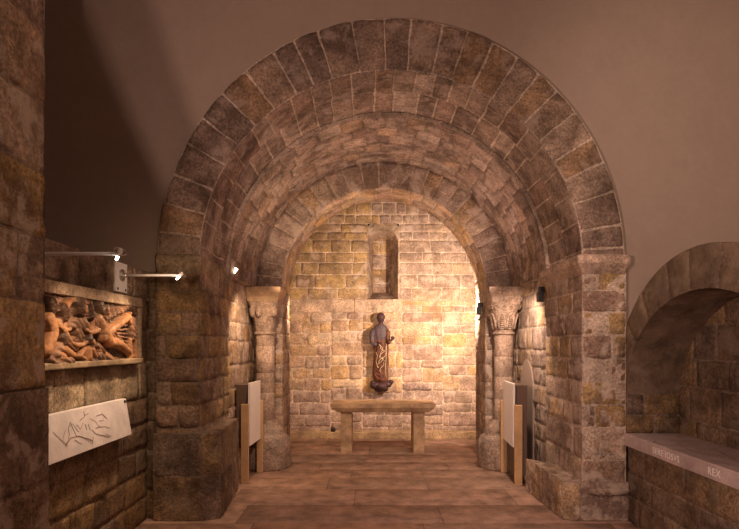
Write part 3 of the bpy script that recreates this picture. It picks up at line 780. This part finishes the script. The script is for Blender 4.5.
# --- wall lamps on arms
def arm_lamp(y, z, xe, label, tgt, full):
    t = empty('wall_lamp', (-2.50, y, z), label, 'wall lamp', 'spot lamps on arms above the relief')
    mb = MB(); mb.box(-2.52,-2.495, y-.12, y+.12, z-.155, z+.115); p = mb.build('base_plate', M['white_metal'], t, bevel=.004)
    for dy in (-.08,.08):
        mb = MB(); mb.tube([(-2.497, y+dy, z-.13), (-2.490, y+dy, z-.13)], .012, 10)
        so = mb.build('screw', M['black'], t); so.parent = p; so.location = (0,0,0)
    mb = MB(); pr = [(.055,0),(.055,.012),(.03,.02),(.02,.05)]
    for i in range(len(pr)-1): mb.tube([(-2.495+pr[i][1], y, z), (-2.495+pr[i+1][1], y, z)], [pr[i][0], pr[i+1][0]], 16)
    mb.build('rose', M['steel'], t, smooth=True)
    mb = MB(); mb.tube([(-2.47, y, z), (xe, y, z)], .012, 10); mb.build('arm', M['white_metal'], t, smooth=True)
    d = (Vector(tgt)-Vector((xe, y, z))).normalized(); a = Vector((xe, y, z))
    mb = MB(); mb.tube([a-d*.03, a+d*.01], [.016,.018], 12); h = mb.build('lamp_head', M['white_metal'], t, smooth=True)
    mb = MB(); mb.tube([a+d*.01, a+d*.055], [.011,.009], 10); mb.build('bulb', M['bulb'], h, smooth=True)
    mb = MB(); s1 = d.cross(Vector((0,0,1))).normalized(); s2 = s1.cross(d)
    c0 = a-d*.02; mb.tube([c0+(s1*math.cos(2*PI*k/16)+s2*math.sin(2*PI*k/16))*.04 for k in range(17)], .004, 6, caps=False); mb.build('ring', M['steel'], h, smooth=True)
arm_lamp(5.14, 2.44, -1.955, 'white plate and arm lamp reaching out from the wall toward the arch pier', (-2.5,4.75,1.7), True)
arm_lamp(3.80, 2.42, -1.92, 'white arm lamp above the relief, its wall end hidden by the near pier', (-2.5,4.3,1.7), True)

# --- small lamps in the chancel
t = empty('wall_lamp', (-1.93, 7.0, 2.66), 'tiny white lamp on a thin stem at the springing of the left chancel vault', 'wall lamp')
mb = MB(); mb.tube([(-1.95,7.0,2.62), (-1.90,6.98,2.70)], .004, 6); mb.build('stem', M['steel'], t)
mb = MB(); mb.tube([(-1.905,6.98,2.695),(-1.885,6.97,2.735),(-1.875,6.965,2.75)], [.006,.02,.022], 12); mb.build('lamp_head', M['bulb'], t, smooth=True)
def boxlamp(x, y, z, hw, hh, label):
    t = empty('spotlight', (x, y, z), label, 'spotlight')
    mb = MB(); mb.box(x-hw, x+hw, y-.03, y+.05, z-hh*.9, z+hh*.35); mb.build('housing', M['black'], t, bevel=.006)
    mb = MB(); mb.box(x-hw*.6, x+hw*1.6 , y-.02, y+.03, z+hh*.35, z+hh); mb.build('bracket', M['black'], t, bevel=.004)
    mb = MB(); mb.box(x-hw*.7, x+hw*.7, y+.05, y+.055, z-hh*.7, z+hh*.2); mb.build('lens', M['bulb'], t)
boxlamp(1.925, 7.03, 2.43, .035, .10, 'black box spotlight at the back corner of the right pier')
boxlamp(1.485, 8.72, 2.36, .035, .10, 'black box spotlight behind the carved capital, facing the back wall')
# small round floor fitting by the back wall
t = empty('floor_light', (-.92, 10.85, .13), 'small dark round fitting on the step, left of the altar', 'floor light')
mb = MB(); mb.lathe([(.035,.13),(.045,.14),(.05,.17),(.04,.20),(.015,.215)], -.92, 10.80, 16); mb.build('housing', M['black'], t, smooth=True)

# --- painted wooden statue fixed on the back wall
SX, SY, SZ = 0.0, 10.86, .97
t = empty('standing_statue', (SX, SY, SZ), 'dark wooden robed statue with one arm held out, hung on the back wall', 'statue')
mb = MB(); NN = 48
# rings: z, cx, cy, rx, ry, fold
RG = [(.13,.0,0,.125,.10,.10),(.18,.0,0,.14,.105,.12),(.30,.0,0,.138,.10,.13),(.50,.0,0,.132,.10,.12),(.70,.0,0,.135,.10,.10),(.84,.0,0,.138,.10,.08),
      (.95,-.01,0,.125,.09,.05),(1.05,-.01,0,.135,.09,.03),(1.13,-.01,0,.145,.085,.02),(1.19,-.005,0,.125,.075,0),(1.225,0,0,.070,.058,0),(1.245,.0,-.005,.046,.046,0),
      (1.27,.0,-.01,.044,.048,0),(1.295,.0,-.016,.058,.062,0),(1.325,.0,-.018,.068,.075,0),(1.36,.0,-.016,.074,.082,0),(1.40,.0,-.012,.074,.082,0),(1.43,.0,-.008,.062,.07,0),(1.452,.0,-.004,.038,.044,0),(1.462,0,0,.01,.012,0)]
def interp(z):
    for a, b in zip(RG, RG[1:]):
        if a[0] <= z <= b[0]:
            q = (z-a[0])/(b[0]-a[0]); return [a[i]*(1-q)+b[i]*q for i in range(6)]
    return list(RG[-1])
zs = []
for a, b in zip(RG, RG[1:]):
    k = max(1, int((b[0]-a[0])/.018)); zs += [a[0]+(b[0]-a[0])*i/k for i in range(k)]
zs.append(RG[-1][0])
def g(x, c, w_): return math.exp(-((x-c)/w_)**2)
base = len(mb.v)
for z in zs:
    _, cx, cy, rx, ry, fo = interp(z)
    for i in range(NN):
        tt = 2*PI*i/NN; f = 1+fo*math.sin(tt*9+3*math.sin(z*5)+z*3)+fo*.5*math.sin(tt*17+z*8)
        x = cx+rx*f*math.cos(tt); y = cy+ry*f*math.sin(tt)
        if z > 1.27 and math.sin(tt) < 0:    # face: nose, brow, eyes, chin
            y -= .020*g(x, 0, .010)*g(z, 1.345, .018); y += .007*(g(x,.026,.012)+g(x,-.026,.012))*g(z,1.365,.010)
            y -= .005*g(x,0,.018)*g(z,1.315,.006); y -= .008*g(x,0,.02)*g(z,1.288,.010)
        if z > 1.33 and abs(math.cos(tt)) > .96: x += math.copysign(.010*g(z,1.355,.02), math.cos(tt))
        mb.vert((SX+x, SY+y, SZ+z-.0))
for k in range(len(zs)-1):
    for i in range(NN):
        j = (i+1) % NN
        zz = zs[k]; mi = 0 if zz < .93 else (2 if zz < 1.22 else 1)
        mb.face((base+k*NN+i, base+k*NN+j, base+(k+1)*NN+j, base+(k+1)*NN+i), mi)
mb.face([base+i for i in range(NN)][::-1]); 
# arms
mb.tube([(SX-.125,SY-.02,SZ+1.14),(SX-.165,SY-.03,SZ+1.08),(SX-.175,SY-.04,SZ+.98),(SX-.165,SY-.06,SZ+.88),(SX-.12,SY-.10,SZ+.83),(SX-.07,SY-.115,SZ+.85)], [.04,.052,.05,.048,.038,.024], 12, 2)
mb.tube([(SX+.11,SY-.02,SZ+1.14),(SX+.145,SY-.04,SZ+1.06),(SX+.135,SY-.06,SZ+.95),(SX+.15,SY-.09,SZ+.87),(SX+.17,SY-.12,SZ+.89),(SX+.185,SY-.13,SZ+.92)], [.035,.045,.042,.038,.028,.02], 12, 0)
# hands: palms with five fingers
def hand(o, d, up, mbb):
    o, d, up = Vector(o), Vector(d).normalized(), Vector(up).normalized(); s_ = d.cross(up)
    mbb.tube([o, o+d*.03, o+d*.05], [.016,.024,.019], 8, 1)
    for k, l in enumerate((.040,.046,.043,.033)):
        a = o+d*.045+s_*(k-1.5)*.011; mbb.tube([a, a+d*l*.5, a+d*l*.85+up*.012], [.0075,.007,.005], 6, 1)
    a = o+d*.015+s_*-.020; mbb.tube([a, a+d*.02-s_*.014, a+d*.036-s_*.014+up*.006], [.009,.008,.006], 6, 1)
hand((SX+.175,SY-.13,SZ+.92), (1,-.1,.25), (0,0,1), mb)
hand((SX-.07,SY-.115,SZ+.85), (1,-.1,.2), (0,-1,0), mb)
bd = mb.build('figure', [M['st_robe'], M['st_skin'], M['st_tunic']], t, smooth=True)
# book held in the outstretched hand
mb = MB(); mb.lathe([(.01,SZ+.935),(.03,SZ+.945),(.037,SZ+.965),(.03,SZ+.99),(.01,SZ+1.0)], SX+.225, SY-.135, 14); mb.build('orb', M['st_skin'], t, smooth=True)
# mantle folds with worn gilding
mb = MB()
for k in range(7):
    pts = []
    for q in range(13):
        u = q/12; a = -PI*.12-PI*.76*u; z = .80-.055*k-.20*math.sin(PI*u)*(.6+.1*k)-.12*u
        _, cx, cy, rx, ry, fo = interp(z); pts.append((SX+cx+rx*1.07*math.cos(a), SY+cy+ry*1.12*math.sin(a), SZ+z))
    mb.tube(pts, .014, 6)
mb.build('mantle_folds', M['st_robe'], t, smooth=True)
mb = MB()
for (x0, z0, x1, z1, w_) in ((-.09,.86,.09,.70,.03),(.09,.80,-.03,.55,.03),(-.03,.84,.05,.52,.04),(.09,.68,-.05,.46,.03),(.03,.60,-.07,.38,.03),(.10,.86,.095,.20,.01),(.05,.50,-.02,.30,.02),(-.10,.70,-.06,.40,.02)):
    pts = []
    for q in range(11):
        u = q/10; x = x0+(x1-x0)*u+w_*math.sin(u*PI*2.2); z = z0+(z1-z0)*u; x = max(-.125, min(.125, x))
        pts.append((SX+x, SY-.125*math.sqrt(max(.08, 1-(x/.145)**2))-.004, SZ+z))
    mb.tube(pts, .0042, 5)
mb.build('gilded_edging', M['gilt'], t, smooth=True)
mb = MB(); rg = random.Random(3)
for (dx, dy, dz, r) in ((-.11,-.03,.07,.10),(.02,-.07,.05,.105),(.13,-.04,.09,.085),(-.03,.0,.02,.115),(-.15,-.03,.12,.06),(.19,-.05,.14,.055),(.07,-.03,.01,.08)):
    def sph(s, q, dx=dx, dy=dy, dz=dz, r=r):
        a = 2*PI*s; b = PI*q; f = 1+.15*noise.noise(Vector((math.cos(a)*2+dx*30, math.sin(a)*2, b*2)))
        return Vector((SX+dx+r*f*math.cos(a)*math.sin(b), SY+dy+r*.8*f*math.sin(a)*math.sin(b), SZ+dz-.02+r*.75*f*math.cos(b)))
    mb.grid(sph, 16, 10)
mb.build('cloud_base', M['st_skin'], t, smooth=True)
mb = MB(); mb.box(SX-.03, SX+.03, SY+.06, 10.99, SZ+.75, SZ+.80); mb.build('wall_bracket', M['black'], t)
